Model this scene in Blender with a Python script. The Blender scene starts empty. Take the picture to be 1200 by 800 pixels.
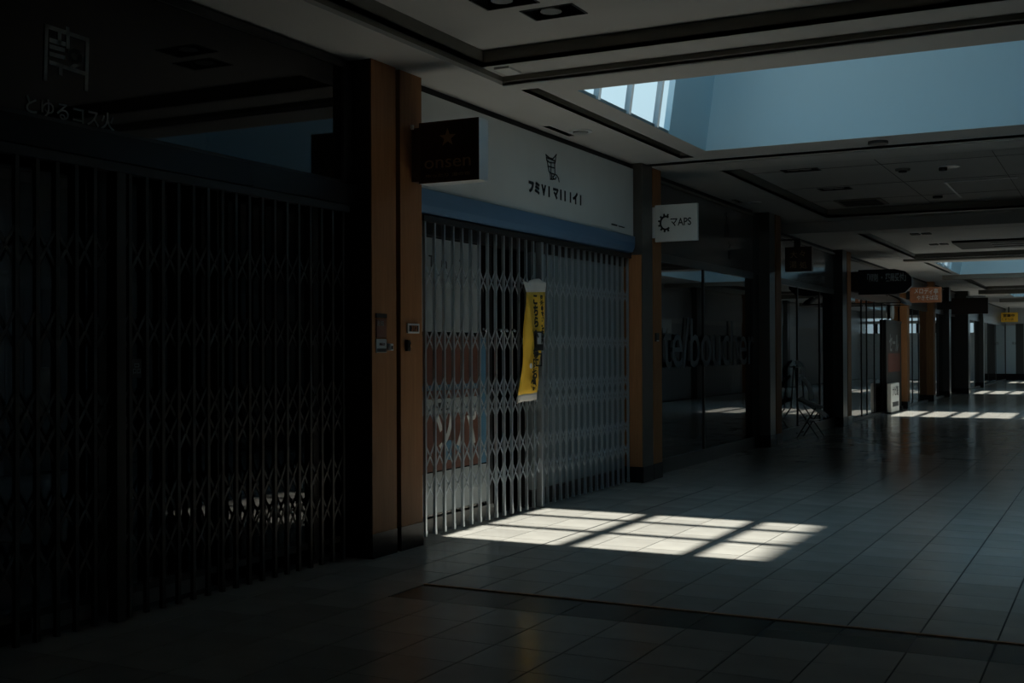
import bpy, math, random
from mathutils import Matrix, Vector
random.seed(4)
SC = bpy.context.scene
COL = SC.collection

# ------------------------------------------------------------------ camera
# world: +Y runs down the arcade, -X is the shopfront side, metres, eye height 1.5
cam_data = bpy.data.cameras.new('camera'); cam = bpy.data.objects.new('camera', cam_data); COL.objects.link(cam)
cam_data.sensor_width = 36.0; cam_data.lens = 41.758; cam_data.clip_end = 300; cam_data.clip_start = 0.05
right = Vector((0.88950331, 0.45691173, -0.00394146)); up = Vector((0.00705695, -0.0051123, 0.99996203)); fwd = Vector((-0.45687423, 0.88949735, 0.00777181))
m = Matrix((right, up, -fwd)).transposed().to_4x4(); m.translation = Vector((0, 0, 1.5)); cam.matrix_world = m
SC.camera = cam

# ------------------------------------------------------------------ sky, sun, exposure
world = bpy.data.worlds.new('sky'); SC.world = world; world.use_nodes = True
wn = world.node_tree; wn.nodes.clear()
wo = wn.nodes.new('ShaderNodeOutputWorld'); wb = wn.nodes.new('ShaderNodeBackground')
tc = wn.nodes.new('ShaderNodeTexCoord'); sx = wn.nodes.new('ShaderNodeSeparateXYZ'); rp = wn.nodes.new('ShaderNodeValToRGB')
wn.links.new(tc.outputs['Generated'], sx.inputs[0]); wn.links.new(sx.outputs['Z'], rp.inputs[0])
rp.color_ramp.elements[0].position = 0.0; rp.color_ramp.elements[0].color = (0.20, 0.26, 0.29, 1)
rp.color_ramp.elements[1].position = 1.0; rp.color_ramp.elements[1].color = (0.27, 0.49, 0.66, 1)
e = rp.color_ramp.elements.new(0.25); e.color = (0.24, 0.33, 0.37, 1)
wn.links.new(rp.outputs[0], wb.inputs['Color']); wb.inputs['Strength'].default_value = 2.7
wn.links.new(wb.outputs[0], wo.inputs[0])

sun_data = bpy.data.lights.new('sun', 'SUN'); sun = bpy.data.objects.new('sun', sun_data); COL.objects.link(sun)
sun.location = (5, 5, 30)
sun.rotation_euler = Vector((-0.265, -0.15, -1)).to_track_quat('-Z', 'Y').to_euler()
sun_data.energy = 10.0; sun_data.angle = math.radians(1.1); sun_data.color = (1.0, 0.96, 0.86)

SC.view_settings.view_transform = 'Standard'; SC.view_settings.look = 'None'
SC.view_settings.exposure = 0.0; SC.view_settings.gamma = 1.0; SC.view_settings.use_curve_mapping = False
cy = SC.cycles
cy.use_denoising = True; cy.max_bounces = 12; cy.diffuse_bounces = 8; cy.glossy_bounces = 5; cy.transparent_max_bounces = 16
cy.sample_clamp_indirect = 4.0; cy.caustics_reflective = False; cy.caustics_refractive = False; cy.blur_glossy = 0.5

# ------------------------------------------------------------------ materials
def mat(name, col, rough=0.6, metal=0.0, spec=0.5, vary=0.0, noise=0.0, nscale=8.0, bump=0.0, bscale=60.0, stretch=(1, 1, 1), coat=0.0, rvary=0.0):
    m = bpy.data.materials.new(name); m.use_nodes = True
    nt = m.node_tree; b = nt.nodes['Principled BSDF']
    b.inputs['Base Color'].default_value = (*col, 1); b.inputs['Roughness'].default_value = rough
    b.inputs['Metallic'].default_value = metal; b.inputs['Specular IOR Level'].default_value = spec
    b.inputs['Coat Weight'].default_value = coat; b.inputs['Coat Roughness'].default_value = 0.1
    tc = nt.nodes.new('ShaderNodeTexCoord'); mp = nt.nodes.new('ShaderNodeMapping'); mp.inputs['Scale'].default_value = stretch
    nt.links.new(tc.outputs['Object'], mp.inputs[0])
    src = None
    if noise > 0 or vary > 0:
        mul = nt.nodes.new('ShaderNodeMix'); mul.data_type = 'RGBA'; mul.blend_type = 'MULTIPLY'; mul.inputs['Factor'].default_value = 1
        mul.inputs['A'].default_value = (*col, 1)
        val = None
        if noise > 0:
            n = nt.nodes.new('ShaderNodeTexNoise'); n.inputs['Scale'].default_value = nscale; n.inputs['Detail'].default_value = 5
            nt.links.new(mp.outputs[0], n.inputs['Vector'])
            mr = nt.nodes.new('ShaderNodeMapRange'); mr.inputs['From Min'].default_value = 0.3; mr.inputs['From Max'].default_value = 0.7
            mr.inputs['To Min'].default_value = 1 - noise; mr.inputs['To Max'].default_value = 1 + noise
            nt.links.new(n.outputs['Fac'], mr.inputs['Value']); val = mr.outputs[0]
        if vary > 0:
            oi = nt.nodes.new('ShaderNodeObjectInfo'); mr2 = nt.nodes.new('ShaderNodeMapRange')
            mr2.inputs['To Min'].default_value = 1 - vary; mr2.inputs['To Max'].default_value = 1 + vary
            nt.links.new(oi.outputs['Random'], mr2.inputs['Value'])
            if val is None: val = mr2.outputs[0]
            else:
                mm = nt.nodes.new('ShaderNodeMath'); mm.operation = 'MULTIPLY'
                nt.links.new(val, mm.inputs[0]); nt.links.new(mr2.outputs[0], mm.inputs[1]); val = mm.outputs[0]
        nt.links.new(val, mul.inputs['B']); nt.links.new(mul.outputs['Result'], b.inputs['Base Color'])
    if rvary > 0:
        n = nt.nodes.new('ShaderNodeTexNoise'); n.inputs['Scale'].default_value = 1.3; n.inputs['Detail'].default_value = 6
        nt.links.new(mp.outputs[0], n.inputs['Vector'])
        mr = nt.nodes.new('ShaderNodeMapRange'); mr.inputs['To Min'].default_value = rough - rvary; mr.inputs['To Max'].default_value = rough + rvary
        nt.links.new(n.outputs['Fac'], mr.inputs['Value']); nt.links.new(mr.outputs[0], b.inputs['Roughness'])
    if bump > 0:
        n = nt.nodes.new('ShaderNodeTexNoise'); n.inputs['Scale'].default_value = bscale
        nt.links.new(mp.outputs[0], n.inputs['Vector'])
        bp = nt.nodes.new('ShaderNodeBump'); bp.inputs['Strength'].default_value = bump; bp.inputs['Distance'].default_value = 0.01
        nt.links.new(n.outputs['Fac'], bp.inputs['Height']); nt.links.new(bp.outputs[0], b.inputs['Normal'])
    return m

def thin_glass(name, tint, ior=1.5, rough=0.0, boost=1.0):
    """a thin pane: clear-through where seen square on, mirror-like where grazed"""
    m = bpy.data.materials.new(name); m.use_nodes = True; nt = m.node_tree; nt.nodes.clear()
    o = nt.nodes.new('ShaderNodeOutputMaterial'); t = nt.nodes.new('ShaderNodeBsdfTransparent'); g = nt.nodes.new('ShaderNodeBsdfGlossy')
    mx = nt.nodes.new('ShaderNodeMixShader'); f = nt.nodes.new('ShaderNodeFresnel'); f.inputs['IOR'].default_value = ior
    g.inputs['Roughness'].default_value = rough; t.inputs['Color'].default_value = (*tint, 1)
    mu = nt.nodes.new('ShaderNodeMath'); mu.operation = 'MULTIPLY'; mu.inputs[1].default_value = boost; mu.use_clamp = True
    nt.links.new(f.outputs[0], mu.inputs[0]); nt.links.new(mu.outputs[0], mx.inputs[0])
    nt.links.new(t.outputs[0], mx.inputs[1]); nt.links.new(g.outputs[0], mx.inputs[2]); nt.links.new(mx.outputs[0], o.inputs[0])
    return m

M = {}
M['tile'] = mat('floor_tile', (0.44, 0.42, 0.385), 0.17, vary=0.09, noise=0.08, nscale=3, rvary=0.05, bump=0.03, bscale=3.0)
M['tile_dark'] = mat('dark_tile', (0.11, 0.115, 0.10), 0.24, vary=0.12)
M['grout'] = mat('grout', (0.03, 0.03, 0.03), 0.8)
M['brass'] = mat('worn_brass', (0.40, 0.17, 0.06), 0.45, metal=0.3, noise=0.4, nscale=14)
M['ceil'] = mat('ceiling_paint', (0.60, 0.59, 0.57), 0.65, noise=0.03, nscale=2)
M['ceil_edge'] = mat('taupe_edge_tone', (0.22, 0.205, 0.175), 0.6)  # darker than the panels: the coffer faces carry their shade in this colour
M['slot'] = mat('black_slot', (0.02, 0.02, 0.02), 0.7)
M['well'] = mat('sky_tinted_shaft', (0.60, 0.80, 0.90), 0.55)  # white shaft walls with blue sky light put into the colour
M['bar'] = mat('glazing_bar_paint', (0.4, 0.46, 0.5), 0.5)
M['sky_glass'] = thin_glass('skylight_glass', (0.93, 0.97, 0.98))
M['wood'] = mat('orange_brown_wood', (0.36, 0.165, 0.07), 0.6, spec=0.25, noise=0.12, nscale=6, stretch=(8, 8, 0.5), vary=0.05)
M['base'] = mat('black_stone_base', (0.012, 0.012, 0.013), 0.25, spec=0.25)
M['black'] = mat('black_metal', (0.018, 0.018, 0.018), 0.4)
M['dark'] = mat('dark_interior', (0.03, 0.03, 0.03), 0.8)
M['charcoal'] = mat('charcoal_panel', (0.06, 0.06, 0.057), 0.3)
M['pillar'] = mat('dark_steel_cladding', (0.11, 0.105, 0.095), 0.3, metal=0.5, noise=0.1, nscale=3)
M['gloss_black'] = mat('gloss_black_glass', (0.004, 0.004, 0.004), 0.03, spec=0.5)
M['glass'] = thin_glass('shop_glass', (0.5, 0.5, 0.5), ior=1.55, boost=1.5)
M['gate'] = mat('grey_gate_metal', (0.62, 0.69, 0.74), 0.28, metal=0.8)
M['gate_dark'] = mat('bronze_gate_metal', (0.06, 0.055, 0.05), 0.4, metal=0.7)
M['chrome'] = mat('chrome', (0.85, 0.85, 0.85), 0.15, metal=1.0)
M['steel'] = mat('brushed_steel', (0.6, 0.6, 0.6), 0.3, metal=1.0)
M['white'] = mat('white_board', (0.66, 0.68, 0.66), 0.5, noise=0.05, nscale=1.5)
M['white_dim'] = mat('ivory_board', (0.22, 0.22, 0.21), 0.35)
M['blue'] = mat('blue_band', (0.10, 0.20, 0.34), 0.4)
M['ink'] = mat('black_ink', (0.008, 0.009, 0.01), 0.6)
M['sign_brown'] = mat('dark_brown_acrylic', (0.035, 0.016, 0.009), 0.3)
M['sign_frame'] = mat('sign_frame_brown', (0.09, 0.05, 0.03), 0.4)
M['gold'] = mat('dull_gold_print', (0.42, 0.28, 0.14), 0.4)
M['sign_side'] = mat('sign_side_aluminium', (0.8, 0.82, 0.83), 0.35, metal=0.3)
M['grey_print'] = mat('grey_print', (0.30, 0.33, 0.33), 0.6)
M['vinyl'] = mat('frosted_vinyl', (0.14, 0.17, 0.19), 0.6)
M['red_poster'] = mat('red_brown_poster', (0.17, 0.075, 0.055), 0.5, noise=0.12, nscale=5)
M['pale_paper'] = mat('pale_paper', (0.38, 0.43, 0.45), 0.6, noise=0.1, nscale=4)
M['blue_paper'] = mat('blue_print', (0.12, 0.28, 0.42), 0.5)
M['white_print'] = mat('white_print', (0.75, 0.77, 0.75), 0.5)
M['blind'] = mat('grey_blue_blind', (0.28, 0.345, 0.375), 0.45, noise=0.12, nscale=2, stretch=(1, 6, 0.6))
M['yellow'] = mat('yellow_banner', (0.9, 0.56, 0.06), 0.5, noise=0.1, nscale=6)
M['banner_white'] = mat('banner_white_end', (0.72, 0.70, 0.66), 0.6)
M['navy'] = mat('navy_sign', (0.008, 0.018, 0.035), 0.35)
M['blue_print'] = mat('light_blue_print', (0.75, 0.9, 0.98), 0.5)
M['orange_sign'] = mat('orange_brown_sign', (0.42, 0.16, 0.075), 0.5, noise=0.15, nscale=9)
M['yellow_sign'] = mat('yellow_sign', (0.95, 0.55, 0.05), 0.5)
M['cloth'] = mat('grey_cloth', (0.55, 0.58, 0.6), 0.8, noise=0.15, nscale=9, bump=0.4, bscale=20)
M['dark_board'] = mat('dark_standing_board', (0.045, 0.043, 0.038), 0.5)
M['reddish'] = mat('reddish_picture', (0.16, 0.05, 0.03), 0.5)
M['wall'] = mat('grey_wall', (0.5, 0.5, 0.48), 0.6, noise=0.05)
M['shutter'] = mat('grey_shutter', (0.38, 0.39, 0.39), 0.45)
M['lamp'] = mat('lamp_reflector', (0.45, 0.44, 0.42), 0.3, metal=0.6)
M['door_pale'] = mat('pale_door_panel', (0.55, 0.66, 0.70), 0.4)
M['brown_wall'] = mat('brown_wall', (0.16, 0.085, 0.06), 0.6)

# ------------------------------------------------------------------ helpers
BASE = {}     # object name -> world position of its origin
def origin(o): return BASE.get(o.name, Vector((0, 0, 0))) if o else Vector((0, 0, 0))
class MB:
    def __init__(s): s.v = []; s.f = []
    def box(s, x0, x1, y0, y1, z0, z1):
        x0, x1 = sorted((x0, x1)); y0, y1 = sorted((y0, y1)); z0, z1 = sorted((z0, z1))
        n = len(s.v)
        s.v += [(x0, y0, z0), (x1, y0, z0), (x1, y1, z0), (x0, y1, z0), (x0, y0, z1), (x1, y0, z1), (x1, y1, z1), (x0, y1, z1)]
        s.f += [tuple(n + i for i in q) for q in ((0, 3, 2, 1), (4, 5, 6, 7), (0, 1, 5, 4), (1, 2, 6, 5), (2, 3, 7, 6), (3, 0, 4, 7))]
        return s
    def quad(s, a, b, c, d):
        n = len(s.v); s.v += [tuple(a), tuple(b), tuple(c), tuple(d)]; s.f.append((n, n + 1, n + 2, n + 3)); return s
    def bar(s, a, b, w, t=None, ref=None):
        """square-section bar from a to b; w along ref-side, t the other way"""
        a = Vector(a); b = Vector(b); d = (b - a).normalized(); t = t or w
        r = Vector(ref) if ref else (Vector((0, 0, 1)) if abs(d.z) < 0.9 else Vector((1, 0, 0)))
        u = d.cross(r).normalized() * (w / 2); w_ = d.cross(u).normalized() * (t / 2)
        n = len(s.v)
        for p in (a, b):
            for su, sw in ((-1, -1), (1, -1), (1, 1), (-1, 1)): s.v.append(tuple(p + u * su + w_ * sw))
        s.f += [(n, n + 1, n + 2, n + 3), (n + 7, n + 6, n + 5, n + 4)] + [(n + i, n + 4 + i, n + 4 + (i + 1) % 4, n + (i + 1) % 4) for i in range(4)]
        return s
    def cyl(s, c, r, h, axis='z', n=20, r2=None):
        r2 = r if r2 is None else r2; k = len(s.v); c = Vector(c)
        ax = {'x': (Vector((0, 1, 0)), Vector((0, 0, 1)), Vector((1, 0, 0))), 'y': (Vector((0, 0, 1)), Vector((1, 0, 0)), Vector((0, 1, 0))), 'z': (Vector((1, 0, 0)), Vector((0, 1, 0)), Vector((0, 0, 1)))}[axis]
        for j, rr in ((0, r), (1, r2)):
            for i in range(n):
                a = 2 * math.pi * i / n
                s.v.append(tuple(c + ax[0] * math.cos(a) * rr + ax[1] * math.sin(a) * rr + ax[2] * h * j))
        s.f += [tuple(reversed(range(k, k + n))), tuple(range(k + n, k + 2 * n))]
        s.f += [(k + i, k + (i + 1) % n, k + n + (i + 1) % n, k + n + i) for i in range(n)]
        return s
    def tube(s, pts, r, n=8):
        pts = [Vector(p) for p in pts]; k = len(s.v)
        for i, p in enumerate(pts):
            d = (pts[min(i + 1, len(pts) - 1)] - pts[max(i - 1, 0)]).normalized()
            rf = Vector((0, 0, 1)) if abs(d.z) < 0.9 else Vector((1, 0, 0))
            u = d.cross(rf).normalized(); w = d.cross(u).normalized()
            for j in range(n):
                a = 2 * math.pi * j / n; s.v.append(tuple(p + u * math.cos(a) * r + w * math.sin(a) * r))
        for i in range(len(pts) - 1):
            for j in range(n): s.f.append((k + i * n + j, k + i * n + (j + 1) % n, k + (i + 1) * n + (j + 1) % n, k + (i + 1) * n + j))
        s.f += [tuple(range(k, k + n)), tuple(reversed(range(k + (len(pts) - 1) * n, k + len(pts) * n)))]
        return s
    def build(s, name, m, parent=None, at=None, smooth=False, bevel=0):
        me = bpy.data.meshes.new(name); o = bpy.data.objects.new(name, me); COL.objects.link(o)
        if parent: o.parent = parent; og = origin(parent)
        else:
            if at is None:
                xs = [v[0] for v in s.v]; ys = [v[1] for v in s.v]; zs = [v[2] for v in s.v]
                at = ((min(xs) + max(xs)) / 2, (min(ys) + max(ys)) / 2, min(zs))
            og = Vector(at); o.location = og
        BASE[o.name] = og
        me.from_pydata([(v[0] - og[0], v[1] - og[1], v[2] - og[2]) for v in s.v], [], s.f); me.update()
        me.materials.append(m)
        if smooth:
            for p in me.polygons: p.use_smooth = True
        if bevel:
            b = o.modifiers.new('bevel', 'BEVEL'); b.width = bevel; b.segments = 2; b.limit_method = 'ANGLE'
        return o
def tag(o, label=None, cat=None, group=None, kind=None):
    if label: o['label'] = label
    if cat: o['category'] = cat
    if group: o['group'] = group
    if kind: o['kind'] = kind
    return o
def empty(name, loc, label=None, cat=None, group=None, kind=None, parent=None):
    o = bpy.data.objects.new(name, None); COL.objects.link(o); o.empty_display_size = 0.1
    if parent: o.parent = parent; o.location = Vector(loc) - origin(parent)
    else: o.location = loc
    BASE[o.name] = Vector(loc)
    return tag(o, label, cat, group, kind)
def inst(name, me, loc, parent):
    o = bpy.data.objects.new(name, me); COL.objects.link(o); o.parent = parent; o.location = Vector(loc) - origin(parent); return o
def mesh_of(mb, name, m):
    me = bpy.data.meshes.new(name); me.from_pydata(mb.v, [], mb.f); me.update(); me.materials.append(m); return me
WALL = (Vector((0, 1, 0)), Vector((0, 0, 1)), Vector((1, 0, 0)))      # reads on a wall that faces +X
FRONT = (Vector((1, 0, 0)), Vector((0, 0, 1)), Vector((0, -1, 0)))    # reads on a board that faces -Y
RWALL = (Vector((0, -1, 0)), Vector((0, 0, 1)), Vector((-1, 0, 0)))
def text(name, body, size, at, basis, m, parent, width=None, vertical=False, spacing=1.0, bold=0.0, rot=0.0):
    c = bpy.data.curves.new(name, 'FONT'); c.body = '\n'.join(body) if vertical else body; c.size = size; c.align_x = 'CENTER'; c.align_y = 'CENTER'
    c.extrude = 0.0012; c.resolution_u = 3; c.space_character = spacing; c.offset = bold
    if vertical: c.space_line = spacing
    t = bpy.data.objects.new(name, c); COL.objects.link(t)
    bpy.context.view_layer.update()
    me = bpy.data.meshes.new_from_object(t.evaluated_get(bpy.context.evaluated_depsgraph_get()))
    bpy.data.objects.remove(t); me.materials.clear(); me.materials.append(m)
    o = bpy.data.objects.new(name, me); COL.objects.link(o); o.parent = parent
    sc_ = 1.0
    if width:
        xs = [v.co.x for v in me.vertices]; w = max(xs) - min(xs); sc_ = width / w if w else 1
    og = origin(parent); ca, sa = math.cos(rot), math.sin(rot)
    for v in me.vertices:
        x, y, z = v.co.x * sc_, v.co.y, v.co.z
        x, y = x * ca - y * sa, x * sa + y * ca
        p = Vector(at) + basis[0] * x + basis[1] * y + basis[2] * z
        v.co = p - og
    return o
def strokes(name, lines, w, at, basis, su, sv, m, parent):
    """flat painted strokes: lines are polylines in a unit square"""
    mb = MB()
    for ln in lines:
        ww = w
        for a, b in zip(ln[:-1], ln[1:]):
            pa = Vector(at) + basis[0] * (a[0] * su) + basis[1] * (a[1] * sv); pb = Vector(at) + basis[0] * (b[0] * su) + basis[1] * (b[1] * sv)
            d = (pb - pa).normalized(); mb.bar(pa - d * ww * 0.4, pb + d * ww * 0.4, ww, 0.003, ref=basis[2])
    return mb.build(name, m, parent)

Z1, Z2, YS = 3.62, 3.44, 19.9       # soffit heights either side of a step across the arcade
XR = 1.9                            # the far (right-hand) shop wall
XL = -5.0                           # the near (left-hand) shop wall

# ------------------------------------------------------------------ floor
T = 0.385
XJ = [-4.0 + 0.38 * k for k in range(-3, 16)]                        # joints that run down the arcade
slab = MB().box(-9, XR + 0.3, -4, 64, -0.3, -0.003)
floor = slab.build('floor', M['grout'], at=(0, 0, 0)); tag(floor, 'polished pale square floor tiles of the shopping arcade', kind='structure')
def tile_mesh(lx, ly, m, j=0.0045):
    mb = MB(); mb.box(-lx / 2 + j, lx / 2 - j, -ly / 2 + j * 0.5, ly / 2 - j * 0.5, -0.012, 0.0)
    n = len(mb.v)
    return mesh_of(mb, 'tile', m)
tm = tile_mesh(0.38, T, M['tile']); tmd = tile_mesh(0.38, T, M['tile_dark'])
rows = [6.13 - T * k for k in range(30, 0, -1)] + [6.13, 6.555] + [6.94 + T * k for k in range(0, 142)]
rest = MB(); rest_dark = MB(); ntile = 0
def seen(x, y): return 4.3 < y < 12.9 and -5.15 < x < -0.0835 * y + 0.45
for i, y0 in enumerate(rows[:-1]):
    y1 = rows[i + 1]
    for k, x0 in enumerate(XJ[:-1]):
        x1 = XJ[k + 1]; cx, cyy = (x0 + x1) / 2, (y0 + y1) / 2
        band = abs(y0 - 6.13) < 1e-6 and x0 > -4.01
        if seen(cx, cyy) and ntile < 296:
            if abs((y1 - y0) - T) < 1e-3: me = tmd if band else tm
            elif band: me = tile_mesh(0.38, 0.40, M['tile_dark'])
            else: me = tile_mesh(0.38, y1 - y0, M['tile'])
            yy = cyy if not band else y0 + 0.2
            inst('tile', me, (cx, yy, 0), floor); ntile += 1
        else:
            j = 0.0045; (rest_dark if band else rest).box(x0 + j, x1 - j, y0 + j, y1 - (0.02 if band else j), -0.012, 0.0)
tag(rest_dark.build('floor_tiles', M['tile_dark'], floor), 'dark tiles beside the brass strip', kind='stuff')
tag(rest.build('floor_tiles', M['tile'], floor), 'remaining pale floor tiles down the arcade', kind='stuff')
MB().box(-4.0, XR, 6.532, 6.556, -0.003, 0.006).build('metal_strip', M['brass'], floor)['label'] = 'worn brass strip across the floor'
MB().box(-4.007, -3.993, 6.13, 12.6, -0.002, 0.0012).build('expansion_joint', M['slot'], floor)['label'] = 'black joint running down the arcade'

# ------------------------------------------------------------------ ceiling with holes
def panel(mb, x0, x1, y0, y1, z, holes, th=0.03):
    xs = sorted({x0, x1, *[min(max(h[i], x0), x1) for h in holes for i in (0, 1)]}); ys = sorted({y0, y1, *[min(max(h[i], y0), y1) for h in holes for i in (2, 3)]})
    for a, b in zip(xs[:-1], xs[1:]):
        for c, d in zip(ys[:-1], ys[1:]):
            cx, cyy = (a + b) / 2, (c + d) / 2
            if b - a < 1e-5 or d - c < 1e-5 or any(h[0] < cx < h[1] and h[2] < cyy < h[3] for h in holes): continue
            mb.box(a, b, c, d, z, z + th)
def ring(mb, x0, x1, y0, y1, z0, z1, th=0.03):
    mb.box(x0 - th, x0, y0 - th, y1 + th, z0, z1); mb.box(x1, x1 + th, y0 - th, y1 + th, z0, z1)
    mb.box(x0, x1, y0 - th, y0, z0, z1); mb.box(x0, x1, y1, y1 + th, z0, z1)
SKY = [(-3.94, 0.84, 8.86, 12.2, Z1, 11.05, 1), (-3.75, 0.6, 28.1, 32.9, Z2, 31.0, 2), (-3.56, 0.6, 43.0, 48.0, Z2, 46.4, 3), (-3.56, 0.6, 56.8, 60.6, Z2, 59.6, 4)]
CA = (-4.39, 1.29, -3.4, 8.40)       # coffer over the camera
CB = (-4.2, 1.1, 13.64, 19.3)
CC = (-3.93, 0.9, 20.4, 26.6)
CD = (-3.93, 0.9, 34.0, 41.5)
S_LEFT = (-4.34, -4.18, 8.62, 12.55); S_R = (1.09, 1.2, 8.62, 12.55)
S_X = (-4.9, XR, 12.76, 12.93)
S_L2 = (-3.95, -3.86, 27.9, 32.4)
SLOT1 = (-4.865, -4.795, 10.13, 10.72)
SLOT2 = (-4.92, -4.84, 16.35, 16.75)
ceil = MB()
panel(ceil, -9, XR + 0.1, -4, YS, Z1, [CA, CB, SKY[0][:4], S_LEFT, S_R, S_X, SLOT1, SLOT2])
panel(ceil, -9, XR + 0.1, YS, 64, Z2, [CC, CD, SKY[1][:4], SKY[2][:4], SKY[3][:4], S_L2])
ceil.box(-9, XR + 0.1, YS - 0.02, YS + 0.02, Z2, Z1 + 0.03)
ceiling = ceil.build('ceiling', M['ceil'], at=(0, 0, 3.4)); tag(ceiling, 'off-white stepped arcade ceiling in shade', kind='structure')
# coffers: (rect, base z, steps)
DL = [((-3.63, -3.24), (7.20, 7.46)), ((-3.81, -3.42), (6.82, 7.08))]
DLB = [((-3.80, -3.34), (14.78, 15.02)), ((-3.78, -3.34), (16.72, 16.98))]
def coffer(rect, z, z_top, holes, step=None):
    x0, x1, y0, y1 = rect; e = MB(); t = MB()
    if step:
        zs, ins = step
        ring(e, x0, x1, y0, y1, z + 0.03, zs)
        panel(t, x0 - 0.03, x1 + 0.03, y0 - 0.03, y1 + 0.03, zs, [(x0 + 0.03, x1 - 0.03, y0 + ins, y1 - ins)])
        x0 += 0.03; x1 -= 0.03; y0 += ins; y1 -= ins; ring(e, x0, x1, y0, y1, zs, z_top)
    else: ring(e, x0, x1, y0, y1, z, z_top)
    panel(t, x0 - 0.03, x1 + 0.03, y0 - 0.03, y1 + 0.03, z_top, holes)
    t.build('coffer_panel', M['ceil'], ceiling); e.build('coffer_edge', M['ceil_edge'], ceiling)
coffer(CA, Z1, 3.81, [(a[0], a[1], b[0], b[1]) for a, b in DL], (3.69, 0.38))
DIFF = (-3.86, -3.2, 18.35, 18.95)
RC = (-2.9, 0.9, 23.7, 25.4)
coffer(CB, Z1, 3.75, [(a[0], a[1], b[0], b[1]) for a, b in DLB])
coffer(CC, Z2, 3.54, [])
coffer(CD, Z2, 3.54, [])
for r, zz in ((S_LEFT, Z1), (S_R, Z1), (S_X, Z1), (S_L2, Z2), (SLOT1, Z1), (SLOT2, Z1)):
    mb = MB(); ring(mb, *r, zz + 0.002, zz + 0.09, 0.02); mb.box(r[0] - 0.02, r[1] + 0.02, r[2] - 0.02, r[3] + 0.02, zz + 0.09, zz + 0.11)
    mb.build('shadow_slot', M['ceil_edge'] if r in (S_LEFT, S_R, S_L2) else M['slot'], ceiling)
# bright metal lips along the stepped edges
MB().box(-4.39, 1.29, 8.40, 8.425, Z1 - 0.006, Z1 + 0.02).build('edge_trim', M['steel'], ceiling)
MB().box(-4.2, XR, 13.0, 13.02, Z1 - 0.006, Z1 + 0.01).build('edge_trim', M['steel'], ceiling)
MB().box(-4.2, 1.1, 19.33, 19.37, Z1 - 0.008, Z1 + 0.01).build('edge_trim', M['steel'], ceiling)
MB().box(-4.31, -4.18, 8.1, 8.32, 3.672, 3.69).build('glint_plate', M['white_print'], ceiling)  # pale plate standing in for a sunlit glint on the step
MB().box(-2.12, -2.09, 16.9, 18.7, 3.738, 3.75).box(-2.12, -1.2, 16.87, 16.9, 3.738, 3.75).build('access_frame', M['sign_side'], ceiling)
for yy in (14.9, 16.6, 18.2): MB().box(-4.2, 1.1, yy, yy + 0.006, 3.747, 3.7502).build('panel_joint', M['slot'], ceiling)
for xx in (-2.6, -1.3, 0.1): MB().box(xx, xx + 0.006, 13.64, 19.3, 3.747, 3.7502).build('panel_joint', M['slot'], ceiling)
MB().box(-4.2, XR, 26.72, 27.0, 3.40, Z2).build('ceiling_beam', M['ceil_edge'], ceiling)
MB().box(-4.2, XR, 33.0, 33.25, 3.33, Z2).build('ceiling_beam', M['ceil_edge'], ceiling)
MB().box(-4.2, XR, 41.8, 42.1, 3.30, Z2).build('ceiling_beam', M['ceil_edge'], ceiling)
MB().box(-4.2, XR, 49.4, 49.7, 3.30, Z2).build('ceiling_beam', M['ceil_edge'], ceiling)

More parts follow.
